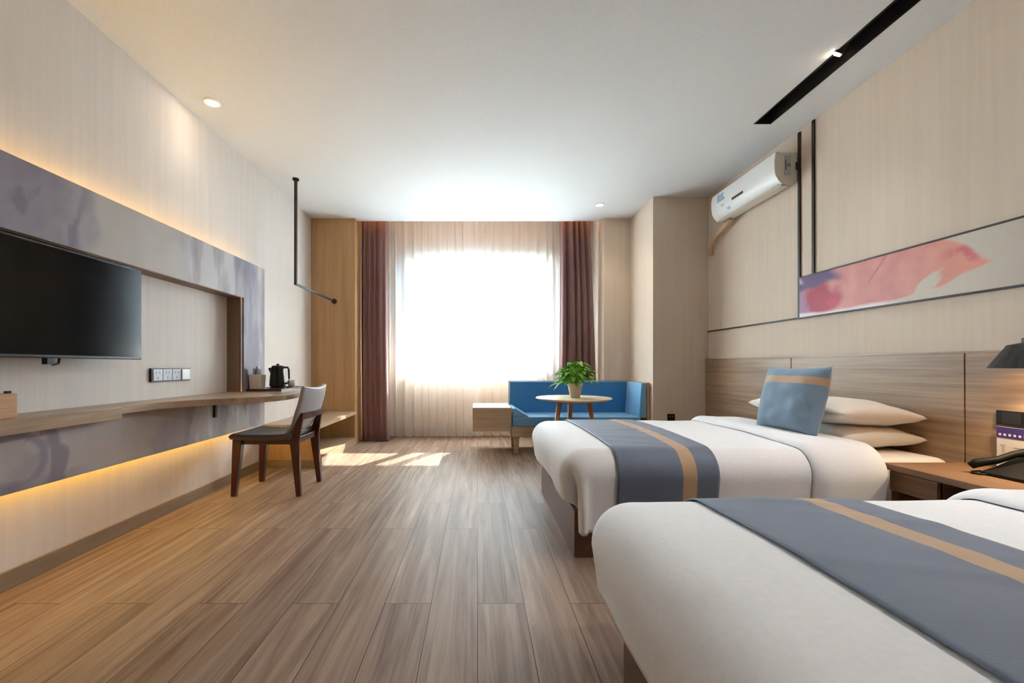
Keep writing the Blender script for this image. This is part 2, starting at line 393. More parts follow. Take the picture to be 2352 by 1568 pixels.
def plate(y0, y1, z0, z1, name='mural_panel'):
    ny = max(2, int((y1-y0)/.012)); nz = max(2, int((z1-z0)/.012))
    bm = grid(lambda u, v: (XF, u, v), lin(y0, y1, ny), lin(z0, z1, nz))
    for f in bm.faces: pass
    bmesh.ops.recalc_face_normals(bm, faces=bm.faces)
    r = bmesh.ops.solidify(bm, geom=bm.faces[:], thickness=.018)
    return bm
bm = plate(YS, YE, 1.53, 1.84); obj('top_band', bm, M['mural'], sr, col=mural_col)
bm = plate(3.42, YE, .45, 1.53); obj('side_band', bm, M['mural'], sr, col=mural_col)
bm = plate(YS, 3.42, .45, .725); obj('lower_band', bm, M['mural'], sr, col=mural_col)
bm = bmesh.new(); box(bm, XL, XF-.018, YS, 3.44, 1.532, 1.55); obj('top_reveal', bm, M['reveal'], sr)
bm = bmesh.new(); box(bm, XL, XF-.018, 3.422, 3.44, .76, 1.532); obj('side_reveal', bm, M['reveal'], sr)
obj('led_strip', bx(XL+.02, XL+.035, YS, YE-.06, 1.795, 1.805), M['led'], sr)['label'] = 'glowing warm strip on the top edge'
obj('led_strip', bx(XL+.02, XL+.035, YS, YE-.06, .485, .495), M['led'], sr)['label'] = 'glowing warm strip on the bottom edge'
obj('led_strip', bx(XL+.02, XL+.03, YE-.05, YE-.04, .47, .715), M['led'], sr)['label'] = 'glowing warm strip below the desk end'

# TV
tv = thing('television', 'large black flat television mounted in the purple-grey niche', 'television', (-1.92, 1.9, 1.01))
obj('casing', bx(-1.945, -1.90, 1.45, 2.365, 1.008, 1.512), M['plastic'], tv, bevel=.004)
obj('screen', bx(-1.902, -1.898, 1.46, 2.355, 1.022, 1.502), M['screen'], tv)
obj('wall_mount', bx(XL, -1.945, 1.78, 2.05, 1.12, 1.38), M['plastic'], tv)
bm = bmesh.new(); tube(bm, [(-1.93, 1.885, 1.012), (-1.93, 1.885, .99), (-1.93, 1.90, .978), (-1.93, 1.925, .985), (-1.93, 1.93, 1.01)], .006, 8)
box(bm, -1.94, -1.915, 1.86, 1.89, .98, 1.01); obj('cable', bm, M['plastic'], tv)

# wall sockets in the niche
so_ = thing('socket_panel', 'long black-framed wall socket strip with pale sockets below the television', 'wall socket', (XL+.01, 2.785, .875))
obj('frame', bx(XL, XL+.016, 2.61, 2.965, .872, .958), M['black'], so_, bevel=.003)
for k in range(4):
    y = 2.622+k*.083
    f = obj('socket' if k < 3 else 'switch', bx(XL+.016, XL+.019+(.006 if k == 3 else 0), y, y+.079, .879, .951), M['grey'] if k < 3 else M['white'], so_, bevel=.002)
    if k < 3:
        for a, b, c, d in ((.022, .026, .922, .938), (.050, .054, .922, .938), (.036, .041, .890, .904)): obj('pin_hole', bx(XL+.019, XL+.0196, y+a, y+b, c, d), M['plastic'], f)
    else: f['label'] = 'white rocker switch'

# ------------------------------------------------------------------ desk
def catmull(pts, n=8):
    out = []
    for i in range(1, len(pts)-2):
        p0, p1, p2, p3 = [Vector((*p, 0)) for p in pts[i-1:i+3]]
        for k in range(n):
            t = k/n
            q = .5*((2*p1)+(-p0+p2)*t+(2*p0-5*p1+4*p2-p3)*t*t+(-p0+3*p1-3*p2+p3)*t**3); out.append((q.x, q.y))
    return out
front = catmull([(-1.85, 2.0), (-1.85, 2.25), (-1.84, 2.40), (-1.79, 2.53), (-1.70, 2.65), (-1.565, 2.77), (-1.45, 2.92), (-1.405, 3.10), (-1.425, 3.32), (-1.50, 3.57), (-1.60, 3.85), (-1.72, 4.10), (-1.87, 4.27), (-2.03, 4.349), (-2.2, 4.4)])
poly = [(-1.85, -.3)] + front + [(XL+.002, 4.35), (XL+.002, 3.76), (XF+.0, 3.76), (XF+.0, 3.415), (XL+.001, 3.415), (XL+.001, -.3)]
dk = thing('desk', 'long wall-mounted wooden desk with a curved writing end under the television', 'desk', (-1.85, 2.6, .72))
bm = bmesh.new(); prism(bm, poly, .722, .762); obj('desktop', bm, M['oak_desk'], dk, bevel=.003)
dr = obj('drawer_box', bx(XF+.002, -1.842, .4, 2.168, .70, .757), M['oak_desk'], dk, bevel=.003)
obj('bracket', bx(XF+.001, XF+.035, 3.02, 3.045, .60, .722), M['black'], dk)

# tissue box (far left)
tb = thing('wooden_box', 'orange-tan wooden box at the left end of the desk', 'box', (-1.93, 1.6, .762))
obj('body', bx(-1.99, -1.87, 1.45, 1.70, .762, .862), M['tissuebox'], tb, bevel=.004)
obj('lid_knob', bx(-1.90, -1.885, 1.675, 1.69, .862, .872), M['plastic'], tb)

# tray with kettle and cups
ty = thing('tea_tray', 'dark wooden tray on the desk holding the kettle and cups', 'tray', (-1.78, 3.6, .762))
bm = bmesh.new(); box(bm, -1.915, -1.62, 3.45, 3.92, .762, .768)
for q in ((-1.915, -1.905, 3.45, 3.92), (-1.63, -1.62, 3.45, 3.92), (-1.905, -1.63, 3.45, 3.46), (-1.905, -1.63, 3.91, 3.92)): box(bm, q[0], q[1], q[2], q[3], .768, .782)
obj('base', bm, M['tray'], ty)
kx, ky, kz = -1.73, 3.62, .7685
kt = thing('electric_kettle', 'black electric kettle with looped handle on the dark tray', 'kettle', (kx, ky, kz))
bm = bmesh.new(); lathe(bm, kx, ky, [(.068, kz), (.07, kz+.012), (.058, kz+.022), (.055, kz+.026)], 32); obj('power_base', bm, M['tray'], kt, smooth=False, bevel=.002)
bm = bmesh.new(); lathe(bm, kx, ky, [(.064, kz+.027), (.068, kz+.04), (.064, kz+.10), (.055, kz+.18), (.051, kz+.196)], 32); obj('body', bm, M['plastic'], kt, bevel=.002)
bm = bmesh.new(); lathe(bm, kx, ky, [(.051, kz+.196), (.046, kz+.206), (.012, kz+.210), (.012, kz+.222), (.002, kz+.223)], 32); obj('lid', bm, M['plastic'], kt, bevel=.001)
bm = bmesh.new(); tube(bm, [(kx+.05, ky, kz+.19), (kx+.085, ky, kz+.192), (kx+.095, ky, kz+.17), (kx+.098, ky, kz+.10), (kx+.092, ky, kz+.06), (kx+.06, ky, kz+.05)], .0085, 10); obj('handle', bm, M['plastic'], kt, smooth=True)
bm = bmesh.new(); tube(bm, [(kx-.045, ky, kz+.15), (kx-.075, ky, kz+.185)], [.022, .010], 12); obj('spout', bm, M['plastic'], kt, smooth=True)
cv = thing('white_canister', 'cream square caddy of sachets beside the black kettle', 'caddy', (-1.855, 3.50, .7685))
bm = bmesh.new(); cx, cy = -1.852, 3.515
loft(bm, [[(cx-a, cy-a, z), (cx+a, cy-a, z), (cx+a, cy+a, z), (cx-a, cy+a, z)] for a, z in ((.042, .7685), (.05, .90))], cap=True)
obj('body', bm, M['ceramic'], cv, bevel=.004)
bm = bmesh.new()
for k, (dx, dy, h_) in enumerate(((-.02, .0, .05), (.0, .012, .07), (.018, -.01, .045))): box(bm, cx+dx-.008, cx+dx+.008, cy+dy-.02, cy+dy+.02, .895, .90+h_)
o = obj('sachets', bm, M['grey'], cv)
def cup(x, y, label, z=.7685):
    bm = bmesh.new(); lathe(bm, x, y, [(.024, z), (.034, z+.03), (.038, z+.075), (.036, z+.075), (.030, z+.03), (.02, z+.008)], 24)
    o = tag(obj('cup', bm, M['ceramic'], bevel=0, smooth=True), label, 'cup', 'tea cups on the tray'); return o
cup(-1.68, 3.78, 'white cup behind the black kettle, nearer the room')
cup(-1.79, 3.80, 'white cup behind the black kettle, nearer the wall')

# ------------------------------------------------------------------ low luggage bench at the far left
lb = thing('luggage_bench', 'low wooden open bench against the golden panel, lit by sun', 'bench', (-1.78, 4.56, 0))
obj('top_board', bx(XL, -1.50, 3.98, YB, .375, .412), M['oak_desk'], lb, bevel=.003)
obj('end_panel', bx(XL, -1.53, 3.985, 4.02, 0, .375), M['oak_panel'], lb)
obj('plinth', bx(XL, -1.50, 4.02, YB, 0, .09), M['oak_desk'], lb, bevel=.003)
obj('kick_band', bx(XL+.02, -1.532, 3.975, 3.985, 0, .075), M['skirt'], lb)

# ------------------------------------------------------------------ desk chair (faces the wall)
ch = thing('desk_chair', 'dark mahogany chair with grey leather seat and back at the desk', 'chair', (-1.58, 3.32, 0))
xf_, xb_, yn, yf = -1.80, -1.355, 3.125, 3.525
def leg(x, y, xt, yt, zt, a, b):
    bm = bmesh.new(); taper(bm, (x, y, 0), a, a, (xt, yt, zt), b, b*.75); obj('leg', bm, M['chairwood'], ch, bevel=.004)
leg(xf_-.02, yn-.0, xf_+.01, yn+.01, .43, .036, .07)
leg(xf_-.02, yf+.0, xf_+.01, yf-.01, .43, .036, .07)
for y, s in ((yn, 1), (yf, -1)):
    bm = bmesh.new()
    rings = []
    for z, x, wx, wy in ((0, xb_+.02, .034, .034), (.22, xb_+.0, .05, .034), (.40, xb_-.015, .072, .03), (.46, xb_-.005, .066, .028), (.54, xb_+.015, .05, .026), (.615, xb_+.035, .036, .024)):
        yy = y + s*.012*min(1, z/.4)
        rings.append([(x-wx/2, yy-wy/2, z), (x+wx/2, yy-wy/2, z), (x+wx/2, yy+wy/2, z), (x-wx/2, yy+wy/2, z)])
    loft(bm, rings); obj('leg', bm, M['chairwood'], ch, bevel=.004)
bm = bmesh.new()
box(bm, xf_, xb_, yn+.0, yn+.028, .385, .432); box(bm, xf_, xb_, yf-.028, yf, .385, .432); box(bm, xf_-.012, xf_+.016, yn, yf, .385, .432); box(bm, xb_-.03, xb_, yn, yf, .385, .432)
obj('seat_rail', bm, M['chairwood'], ch, bevel=.003)
def seatf(u, v):   # u front->back, v across
    x = -1.845 + u*.46; y = 3.085 + v*.48
    dip = -.014*math.sin(PI*v)*math.sin(PI*min(1, u*1.1)) + .010*sm(.25, 0, u) - .012*sm(.05, 0, u) + .006*sm(.7, 1, u)
    e = min(v, 1-v); dip -= .012*sm(.06, 0, e)
    return (x, y, .462+dip)
bm = grid(seatf, lin(0, 1, 24), lin(0, 1, 24)); 
o = obj('seat', bm, M['dklea'], ch, smooth=True); s_ = o.modifiers.new('s', 'SOLIDIFY'); s_.thickness = .034; s_.offset = -1; bv = o.modifiers.new('b', 'BEVEL'); bv.width = .006; bv.segments = 2
def backf(u, v):   # u bottom->top
    z = .44 + u*.365
    x = -1.41 + .14*u + .022*math.sin(PI*u) - .02*sm(.2, 0, u)
    half = .168 + .062*sm(0, .55, u) - .01*sm(.8, 1, u)
    t = 2*v-1
    y = 3.325 + half*t
    x += -.028*t*t                # wraps forward at the sides
    z += .018*t*t*sm(.7, 1, u)
    return (x, y, z)
bm = grid(backf, lin(0, 1, 24), lin(0, 1, 20))
o = obj('backrest', bm, M['grlea'], ch, smooth=True); s_ = o.modifiers.new('s', 'SOLIDIFY'); s_.thickness = .03; s_.offset = 0; bv = o.modifiers.new('b', 'BEVEL'); bv.width = .008; bv.segments = 3
def bandf(u, v):
    t = 2*v-1; z = .572 + u*.048
    return (-1.316 + .0 + .14*(z-.58) + .016*(1-t*t) , 3.325+.205*t, z)
bm = grid(bandf, lin(0, 1, 3), lin(0, 1, 20)); o = obj('back_rail', bm, M['chairwood'], ch, smooth=False); s_ = o.modifiers.new('s', 'SOLIDIFY'); s_.thickness = .016; s_.offset = 0

# ------------------------------------------------------------------ curtains
def drape(name, x0t, x1t, x0b, x1b, y, z0, z1, folds, amp, m, label, cat, grp, seed=0, n=220, hem=True, ymod=0):
    rnd = random.Random(seed); ph = [rnd.uniform(0, 6.28) for _ in range(6)]
    us = lin(0, 1, n); vs = lin(0, 1, 30)
    def f(u, v):
        s = 1-v                                   # 0 at the top
        x = (x0t+(x1t-x0t)*u)*v + (x0b+(x1b-x0b)*u)*s
        warp = u*folds*2*PI + .9*math.sin(u*folds*1.7+ph[0]) + .5*math.sin(u*folds*3.1+ph[1]) + .25*s*math.sin(u*9+ph[2])
        A = amp*(.55+.45*math.sin(u*folds*.9+ph[3]))*(.65+.35*s) + amp*.25
        yy = y + A*math.sin(warp) + amp*.3*math.sin(warp*2+ph[4]+s) 
        x += amp*.35*math.cos(warp)*(.6+.4*s)
        x += .02*s*(1-s)*4*math.sin(ph[5])
        return (x, yy, z0+(z1-z0)*v)
    bm = grid(f, us, vs)
    o = obj(name, bm, m, smooth=True); return tag(o, label, cat, grp)
drape('sheer_curtain', -1.49, .01, -1.49, .03, 5.67, .02, H+.19, 13, .026, M['sheer'], 'white sheer curtain over the left half of the window', 'curtain', 'sheer curtains', 3)
drape('sheer_curtain', -.04, 1.50, -.06, 1.52, 5.725, .02, H+.19, 13, .026, M['sheer'], 'white sheer curtain over the right half of the window', 'curtain', 'sheer curtains', 5)
o = drape('drape', -1.505, -1.17, -1.50, -1.14, 5.40, .012, H+.19, 4.6, .05, M['drape'], 'plum-brown drape gathered on the left, beside the wood panel', 'curtain', 'blackout drapes', 11); o.modifiers.new('s', 'SOLIDIFY').thickness = .004
o = drape('drape', 1.06, 1.44, 1.02, 1.535, 5.44, .012, H+.19, 5.0, .05, M['drape'], 'plum-brown drape gathered on the right, behind the blue sofa', 'curtain', 'blackout drapes', 14); o.modifiers.new('s', 'SOLIDIFY').thickness = .004
for y, nm in ((5.42, 'plum drapes'), (5.735, 'sheer curtains')):
    tag(obj('curtain_track', bx(-1.51, 1.55, y-.01, y+.01, H+.191, H+.2), M['white']), 'white ceiling track carrying the %s' % nm, 'curtain track')
tag(obj('cove_light', bx(-1.50, 1.55, 5.30, 5.315, H+.10, H+.115), M['led_c']), 'warm light strip glowing inside the curtain pocket', 'strip light')

# ------------------------------------------------------------------ right wall: strips, art, headboard
def strip(bm_args, label):
    return tag(obj('wall_strip', bx(*bm_args), M['strip'], bevel=.001), label, 'wall trim', 'dark strips on the right wall')
strip((XR-.012, XR, 3.224, 3.246, 1.335, H-.02), 'vertical dark strip from the ceiling to the lower line, left of the painting')
strip((XR-.012, XR, 3.088, 3.11, 1.655, H-.006), 'vertical dark strip ending on top of the painting')
strip((XR-.012, XR, 3.246, 4.52, 1.337, 1.349), 'thin horizontal dark strip from the column to the painting')
strip((XR-.016, XR, .6, 3.224, 1.335, 1.345), 'horizontal dark strip below the pink painting')
strip((XR-.016, XR, .6, 3.224, 1.647, 1.657), 'horizontal dark strip above the pink painting')
def art_col(p):
    y, z = p.y, p.z; v = (z-1.345)/.302
    n = noise.fractal(Vector((y*3.2, z*3.2, 3.3)), 1, 2, 5); n2 = noise.fractal(Vector((y*9, z*9, 8.3)), 1, 2, 4)
    cream = mixc((206,194,180), (192,180,166), sm(2.3, 1.7, y))
    pink = mixc((206,132,130), (218,152,142), .5+.8*n2)
    pink = mixc(pink, (222,150,128), sm(2.5, 2.1, y)*.8)
    # ragged boundary: the wash thins out to the right along the top
    E = [(-.1, 2.62), (.06, 2.48), (.13, 2.36), (.19, 2.22), (.32, 2.13), (.44, 2.01), (.6, 2.05), (.75, 2.11), (.9, 2.18), (1.1, 2.27)]
    edge = 2.2
    for (va, ea), (vb, eb) in zip(E[:-1], E[1:]):
        if va <= v <= vb: edge = ea+(eb-ea)*(v-va)/(vb-va)
    edge += .07*n
    k = sm(edge-.02, edge+.03, y)
    k *= 1-sm(1.1, .75, math.hypot((y-2.30+.25*(v-.3))/.06, (v-.20)/.26)+.9*n+.5*n2)
    c = mixc(cream, pink, k)
    c = mixc(c, (206,92,104), .8*k*sm(.16, .0, abs(y-2.12))*sm(.45, .6, v)*sm(.85, .75, v)*sm(-.2, .3, n2+.1))
    c = mixc(c, (178,52,78), sm(.17, .09, math.hypot((y-3.02)*.85, (z-1.45)*1.15)+.04*n2))
    c = mixc(c, (208,70,92), .7*sm(.05, .02, math.hypot((y-2.93)*.8, (z-1.42)*.8)+.02*n2))
    kp = sm(2.76, 2.86, y-.25*(v-.7)+.06*n)*sm(.58, .74, v+.15*n)
    c = mixc(c, (96,66,112), kp)
    c = mixc(c, (150,120,170), .7*sm(3.12, 3.19, y+.05*n2)*(1-kp))
    c = mixc(c, (236,226,230), sm(.10, .03, v+.10*sm(2.7, 3.1, y)*0 - .04*sm(3.0, 3.2, y)+.03*n2)*sm(2.4, 2.6, y))
    c = mixc(c, (170,84,96), .6*sm(.012, .0, abs(y-2.66+.25*(v-.5)))*sm(.45, .6, v))
    c = mixc(c, (214,196,206), .9*sm(3.13, 3.17, y - .25*(v-.72)) * sm(.78, .9, v))
    return c
bm = grid(lambda u, v: (XR-.014, u, v), lin(.6, 3.222, 520), lin(1.3455, 1.6465, 66)); bmesh.ops.recalc_face_normals(bm, faces=bm.faces)
ar = thing('wall_painting', 'long pink and crimson watercolour panel set between dark strips on the wall', 'painting', (XR-.01, 1.9, 1.345))
bmesh.ops.reverse_faces(bm, faces=bm.faces) if bm.faces[:][0].normal.x > 0 else None
obj('canvas', bm, M['art'], ar, col=art_col, fixn=False)
obj('backing', bx(XR-.0135, XR, .6, 3.222, 1.3455, 1.6465), M['card'], ar)

hb = thing('headboard', 'long low oak panelled headboard along the right wall behind both beds', 'headboard', (2.48, 2.6, 0))
ys = [4.519, 3.283, 2.113, .94, -.3]
for a, b in zip(ys[:-1], ys[1:]):
    obj('panel', bx(2.462, XR-.001, b+.003, a-.003, .0, 1.037), M['oak_y'], hb, bevel=.002)
obj('top_cap', bx(2.462, XR-.001, -.3, 4.517, 1.037, 1.047), M['oak_y'], hb)
obj('backing', bx(2.475, XR-.002, -.29, 4.51, .01, 1.03), M['plastic'], hb)

# column socket
cs = thing('wall_socket', 'small black wall socket on the corner column beside the sofa', 'wall socket', (2.09, 4.515, .37))
obj('plate', bx(2.05, 2.13, 4.508, 4.52, .372, .455), M['plastic'], cs, bevel=.003)
for x in (2.075, 2.10): obj('pin_hole', bx(x, x+.005, 4.5072, 4.508, .42, .435), M['grey'], cs)

# ------------------------------------------------------------------ air conditioner
ac = thing('air_conditioner', 'white wall-mounted air conditioner high on the right wall by the column', 'air conditioner', (2.39, 3.64, 2.36))
prof = [(2.496, 2.612), (2.30, 2.615), (2.278, 2.607), (2.268, 2.55), (2.27, 2.48), (2.278, 2.43), (2.300, 2.392), (2.325, 2.366), (2.39, 2.36), (2.496, 2.375)]
pin = [(XR-.001, 2.605), (2.31, 2.607), (2.292, 2.60), (2.283, 2.55), (2.285, 2.48), (2.293, 2.43), (2.315, 2.395), (2.335, 2.374), (2.39, 2.365), (XR-.001, 2.38)]
prof = [(min(x+.043*(x < 2.45), XR-.001), z+.03) for x, z in prof]; pin = [(min(x+.043*(x < 2.45), XR-.001), z+.03) for x, z in pin]
bm = bmesh.new(); loft(bm, [[(x, y, z) for x, z in pin] for y in (3.20, 4.07)]); obj('body', bm, M['whiteg'], ac, bevel=.004)
bm = bmesh.new()
fr = prof[1:8]; inn = [(x+.012, z-.004) for x, z in fr]
loft(bm, [[(x, y, z) for x, z in fr+inn[::-1]] for y in (3.195, 4.075)]); obj('front_cover', bm, M['white'], ac, bevel=.003)
bm = bmesh.new(); loft(bm, [[(x, y, z) for x, z in ((2.318, 2.368), (2.345, 2.356), (2.40, 2.352), (2.40, 2.357), (2.345, 2.361), (2.32, 2.373))] for y in (3.22, 4.05)])
obj('air_flap', bm, M['whiteg'], ac)
def onface(bm, y0, y1, z0, z1, d=.002):      # small plates following the cover front
    def fx(z):
        for (xa, za), (xb, zb) in zip(prof[:-1], prof[1:]):
            if za >= z >= zb: return xa+(xb-xa)*(za-z)/max(1e-6, za-zb)
        return 2.27
    loft(bm, [[(fx(z)-d, y0, z), (fx(z)-d, y1, z), (fx(z)+.003, y1, z), (fx(z)+.003, y0, z)] for z in (z0, (z0+z1)/2, z1)])
bm = bmesh.new(); onface(bm, 3.585, 3.745, 2.482, 2.502); obj('display', bm, M['plastic'], ac)
for q in ((3.87, 3.97, 2.54, 2.61), (3.80, 3.84, 2.43, 2.45)):
    bm = bmesh.new(); onface(bm, *q); o = obj('sticker', bm, M['lblue'], ac); o['label'] = 'pale blue sticker'
for q in ((3.90, 3.925, 2.555, 2.60), (3.85, 3.865, 2.545, 2.552), (3.94, 3.965, 2.55, 2.557), (3.87, 3.92, 2.493, 2.500), (3.89, 3.90, 2.478, 2.493)):
    bm = bmesh.new(); onface(bm, *q, .003); obj('print_mark', bm, M['grey'], ac)
bm = bmesh.new(); box(bm, 2.352, 2.40, 3.196, 3.2, 2.43, 2.585); obj('side_label', bm, M['grey'], ac)
for q in ((2.357, 2.362, 3.1945, 3.196, 2.47, 2.55), (2.37, 2.395, 3.1945, 3.196, 2.50, 2.505), (2.37, 2.395, 3.1945, 3.196, 2.515, 2.52), (2.44, 2.447, 3.196, 3.2, 2.47, 2.53)):
    obj('print_mark', bx(*q), M['plastic'], ac)
bm = bmesh.new(); tube(bm, [(2.42, 3.93, 2.372), (2.425, 3.99, 2.355), (2.44, 4.10, 2.335), (2.45, 4.22, 2.305), (2.455, 4.32, 2.25), (2.46, 4.36, 2.19), (2.474, 4.37, 2.15)], .018, 12)
obj('drain_pipe', bm, M['pipe'], ac, smooth=True)

for o in ac.children:      # keep the hose end at the wall
    o.location.y += .062
    if o.name.split('.')[0] in ('air_flap', 'side_label') or (o.name.startswith('print_mark') and o.data.materials[0] == M['plastic']): o.location.x += .043; o.location.z += .03

# ------------------------------------------------------------------ beds
def bedset(xf, y0, y1, zt, fold_x, headx, base_y0, base_y1, base_x, side_label, R=.13, pilX=None):
    t = thing('bed', 'low single bed with oak base %s' % side_label, 'bed', ((base_x+2.46)/2, (y0+y1)/2, 0), 'twin beds')
    obj('bed_base', bx(base_x, 2.46, base_y0, base_y1, 0, .235), M['base_oak'], t, bevel=.003)
    bm = bx(xf+.12, 2.455, y0+.10, y1-.10, .236, zt-.055)
    obj('mattress', bm, M['sheet'], t, bevel=.05)
    W = y1-y0-2*R; X0 = xf+R; Y0_ = y0+R
    def dr_(s, q, off=0., taper=.12, corner=True):
        ds = max(0., -s); ts_ = max(0., -q, q-W); sg = -1 if q < 0 else 1
        p = 4.5; d = (ds**p+ts_**p)**(1/p)
        hy = math.hypot(ds, ts_) or 1
        dx, dy = -ds/hy, sg*ts_/hy
        a = min(d/R, PI/2); rest = max(0, d-R*PI/2)
        out = (R+off)*math.sin(a); down = (R+off)*(1-math.cos(a))+rest
        out -= taper*rest
        if ds > 0 and ts_ > 0:
            th = math.atan2(ts_, ds)/(PI/2); f = math.exp(-((th-.52)/.13)**2)*sm(.05, .25, down)
            out *= 1-.75*f
            out += .05*math.exp(-((th-.86)/.12)**2)*sm(.1, .3, down)
        x = X0+max(s, 0)+dx*out; y = Y0_+min(max(q, 0), W)+dy*out
        n = noise.noise(Vector((x*2.3, y*2.3, 1.7+zt)))*.006 + noise.noise(Vector((x*7, y*5, 3+zt)))*.0025
        nn = noise.noise(Vector((x*5, y*5, down*2)))*.012*sm(.05, .25, down)
        crown = .012*math.sin(PI*min(max(q, 0), W)/W)
        return (x+dx*nn, y+dy*nn, zt+off-down+crown+n*(1-sm(0, .1, down)*.5))
    Lf = R*PI/2+.135; Ls = R*PI/2+.275
    S1 = headx-X0
    ss = lin(-Lf, 0, 22)+lin(0, S1, 60)[1:]; qs = lin(-Ls, 0, 26)+lin(0, W, 40)[1:]+lin(W, W+Ls, 26)[1:]
    bm = grid(lambda s, q: dr_(s, q), ss, qs)
    dv = obj('duvet', bm, M['duvet'], smooth=True, origin=((xf+headx)/2, (y0+y1)/2, zt-.3)); m_ = dv.modifiers.new('s', 'SOLIDIFY'); m_.thickness = .012; m_.offset = -1
    tag(dv, 'white duvet spread over the bed %s' % side_label, 'duvet', 'white duvets')
    # turned-down edge: rolled band lying on the duvet
    f0 = fold_x-X0
    def foldf(s, q):
        k = (s-f0)/(S1+.015-f0)
        h = .034*math.sqrt(max(0, 1-(1-min(1, k/.16))**2))*(1-.25*k)
        if k > .93: h *= math.sqrt(max(0, 1-((k-.93)/.07)**2))
        wig = .012*noise.noise(Vector((q*4, 2.2, zt)))+.03*(q/W-.5)
        x, y, z = dr_(s+wig, q, .004+h)
        z += .004*noise.noise(Vector((x*14, y*3, 5)))
        return (x, y, z)
    fs = [f0+(S1+.015-f0)*k for k in (0, .004, .015, .035, .06, .09, .12, .16, .22, .3, .4, .5, .6, .7, .8, .87, .93, .96, .98, .992, 1)]
    bm = grid(foldf, fs, qs); o = obj('turned_down_edge', bm, M['duvet'], dv, smooth=True); 
    # runner
    r0, r1, g0, g1 = .685-X0, 1.185-X0, 1.005-X0, 1.075-X0
    rs = lin(r0, g0, 22)+lin(g0, g1, 5)[1:]+lin(g1, r1, 9)[1:]
    rq = lin(-Ls+.02, 0, 26)+lin(0, W, 60)[1:]+lin(W, W+Ls-.02, 26)[1:]
    def rf(s, q):
        x, y, z = dr_(s, q, .008)
        return (x, y, z+.009*max(0, noise.noise(Vector((x*3.2+y*1.5, y*15+x*5, 9+zt)))-.08)*(.25+.75*math.exp(-((x-1.04)/.16)**2)))
    bm = grid(rf, rs, rq, matfn=lambda s, q: 1 if g0 < s < g1 else 0)
    o = obj('bed_runner', bm, [M['runner'], M['gold']], smooth=True); m_ = o.modifiers.new('s', 'SOLIDIFY'); m_.thickness = .004; m_.offset = 0
    tag(o, 'slate-blue runner with a gold stripe across the bed %s' % side_label, 'bed runner', 'bed runners')
    return t
bedset(.42, 2.05, 3.36, .548, 1.665, 2.01, 2.125, 3.22, .492, 'nearer the window')
bedset(.355, .10, 1.43, .548, 1.545, 2.01, .18, 1.285, .448, 'nearest the viewer', R=.14)

def pillow(name, cx, cy, cz, lx, ly, h, rot, m, label, cat, group=None, tilt=None, gold=None):
    n = 36
    def side(sgn):
        def f(u, v):
            a, b = 2*u-1, 2*v-1
            ex = 1-.05*(1-b*b)*0-.06*math.cos(b*PI/2)*a*a; ey = 1-.07*math.cos(a*PI/2)*b*b
            t = (max(0, 1-abs(a)**2.4)*max(0, 1-abs(b)**2.6))**.46
            wr = 1+.10*noise.noise(Vector((a*2.3+cx*3, b*2.3+cz*7, sgn*2.)))
            edge = noise.noise(Vector((a*3, b*3, cz*9)))*.006
            return Vector((a*lx/2*ex, b*ly/2*ey, sgn*h/2*t*wr+edge))
        return f
    bm = grid(side(1), lin(0, 1, n), lin(0, 1, n), matfn=(lambda u, v: 1 if gold and gold[0] < v < gold[1] else 0))
    b2 = grid(side(-1), lin(0, 1, n), lin(0, 1, n), flip=True, matfn=(lambda u, v: 1 if gold and gold[0] < v < gold[1] else 0))
    me = bpy.data.meshes.new('t'); b2.to_mesh(me); b2.free(); bm.from_mesh(me); bpy.data.meshes.remove(me)
    bmesh.ops.remove_doubles(bm, verts=bm.verts, dist=.0004)
    Mx = Matrix.Translation((cx, cy, cz)) @ rot
    bm.transform(Mx)
    o = obj(name, bm, [m, M['gold']], smooth=True)
    return tag(o, label, cat, group)
I = Matrix.Identity(4)
pillow('pillow', 2.225, 2.65, .568, .46, .76, .15, Matrix.Rotation(.03, 4, 'Z'), M['pillow'], 'white pillow at the bottom of the stack on the window-side bed', 'pillow', 'stacked white pillows')
pillow('pillow', 2.205, 2.65, .700, .48, .78, .165, Matrix.Rotation(.02, 4, 'Z') @ Matrix.Rotation(.05, 4, 'Y'), M['pillow'], 'white pillow on top of the stack, behind the blue cushion', 'pillow', 'stacked white pillows')
# cushion: stands on its lower edge, face towards the foot of the bed
rot = Matrix.Rotation(.10, 4, 'Z') @ Matrix.Rotation(math.radians(14), 4, 'Y') @ Matrix(((0, 0, -1, 0), (1, 0, 0, 0), (0, 1, 0, 0), (0, 0, 0, 1))) 
pillow('cushion', 1.885, 2.51, .775, .43, .40, .165, rot, M['cush'], 'square grey-blue cushion with a gold band propped against the pillows', 'cushion', gold=(.71, .84))

# ------------------------------------------------------------------ nightstand and its things
ns = thing('nightstand', 'oak nightstand with open shelf between the two beds', 'nightstand', (2.25, 1.74, 0))
obj('top', bx(2.02, 2.462, 1.44, 2.085, .462, .492), M['night_oak'], ns, bevel=.003)
bm = bmesh.new(); box(bm, 2.05, 2.46, 2.04, 2.07, 0, .462); box(bm, 2.05, 2.46, 1.45, 1.48, 0, .462); box(bm, 2.44, 2.46, 1.48, 2.04, 0, .462); box(bm, 2.05, 2.44, 1.48, 2.04, .15, .17); box(bm, 2.06, 2.44, 1.86, 1.88, .36, .462)
obj('body', bm, M['base_oak'], ns)
d_ = obj('drawer', bx(2.045, 2.07, 1.86, 2.075, .36, .455), M['night_oak'], ns, bevel=.002)
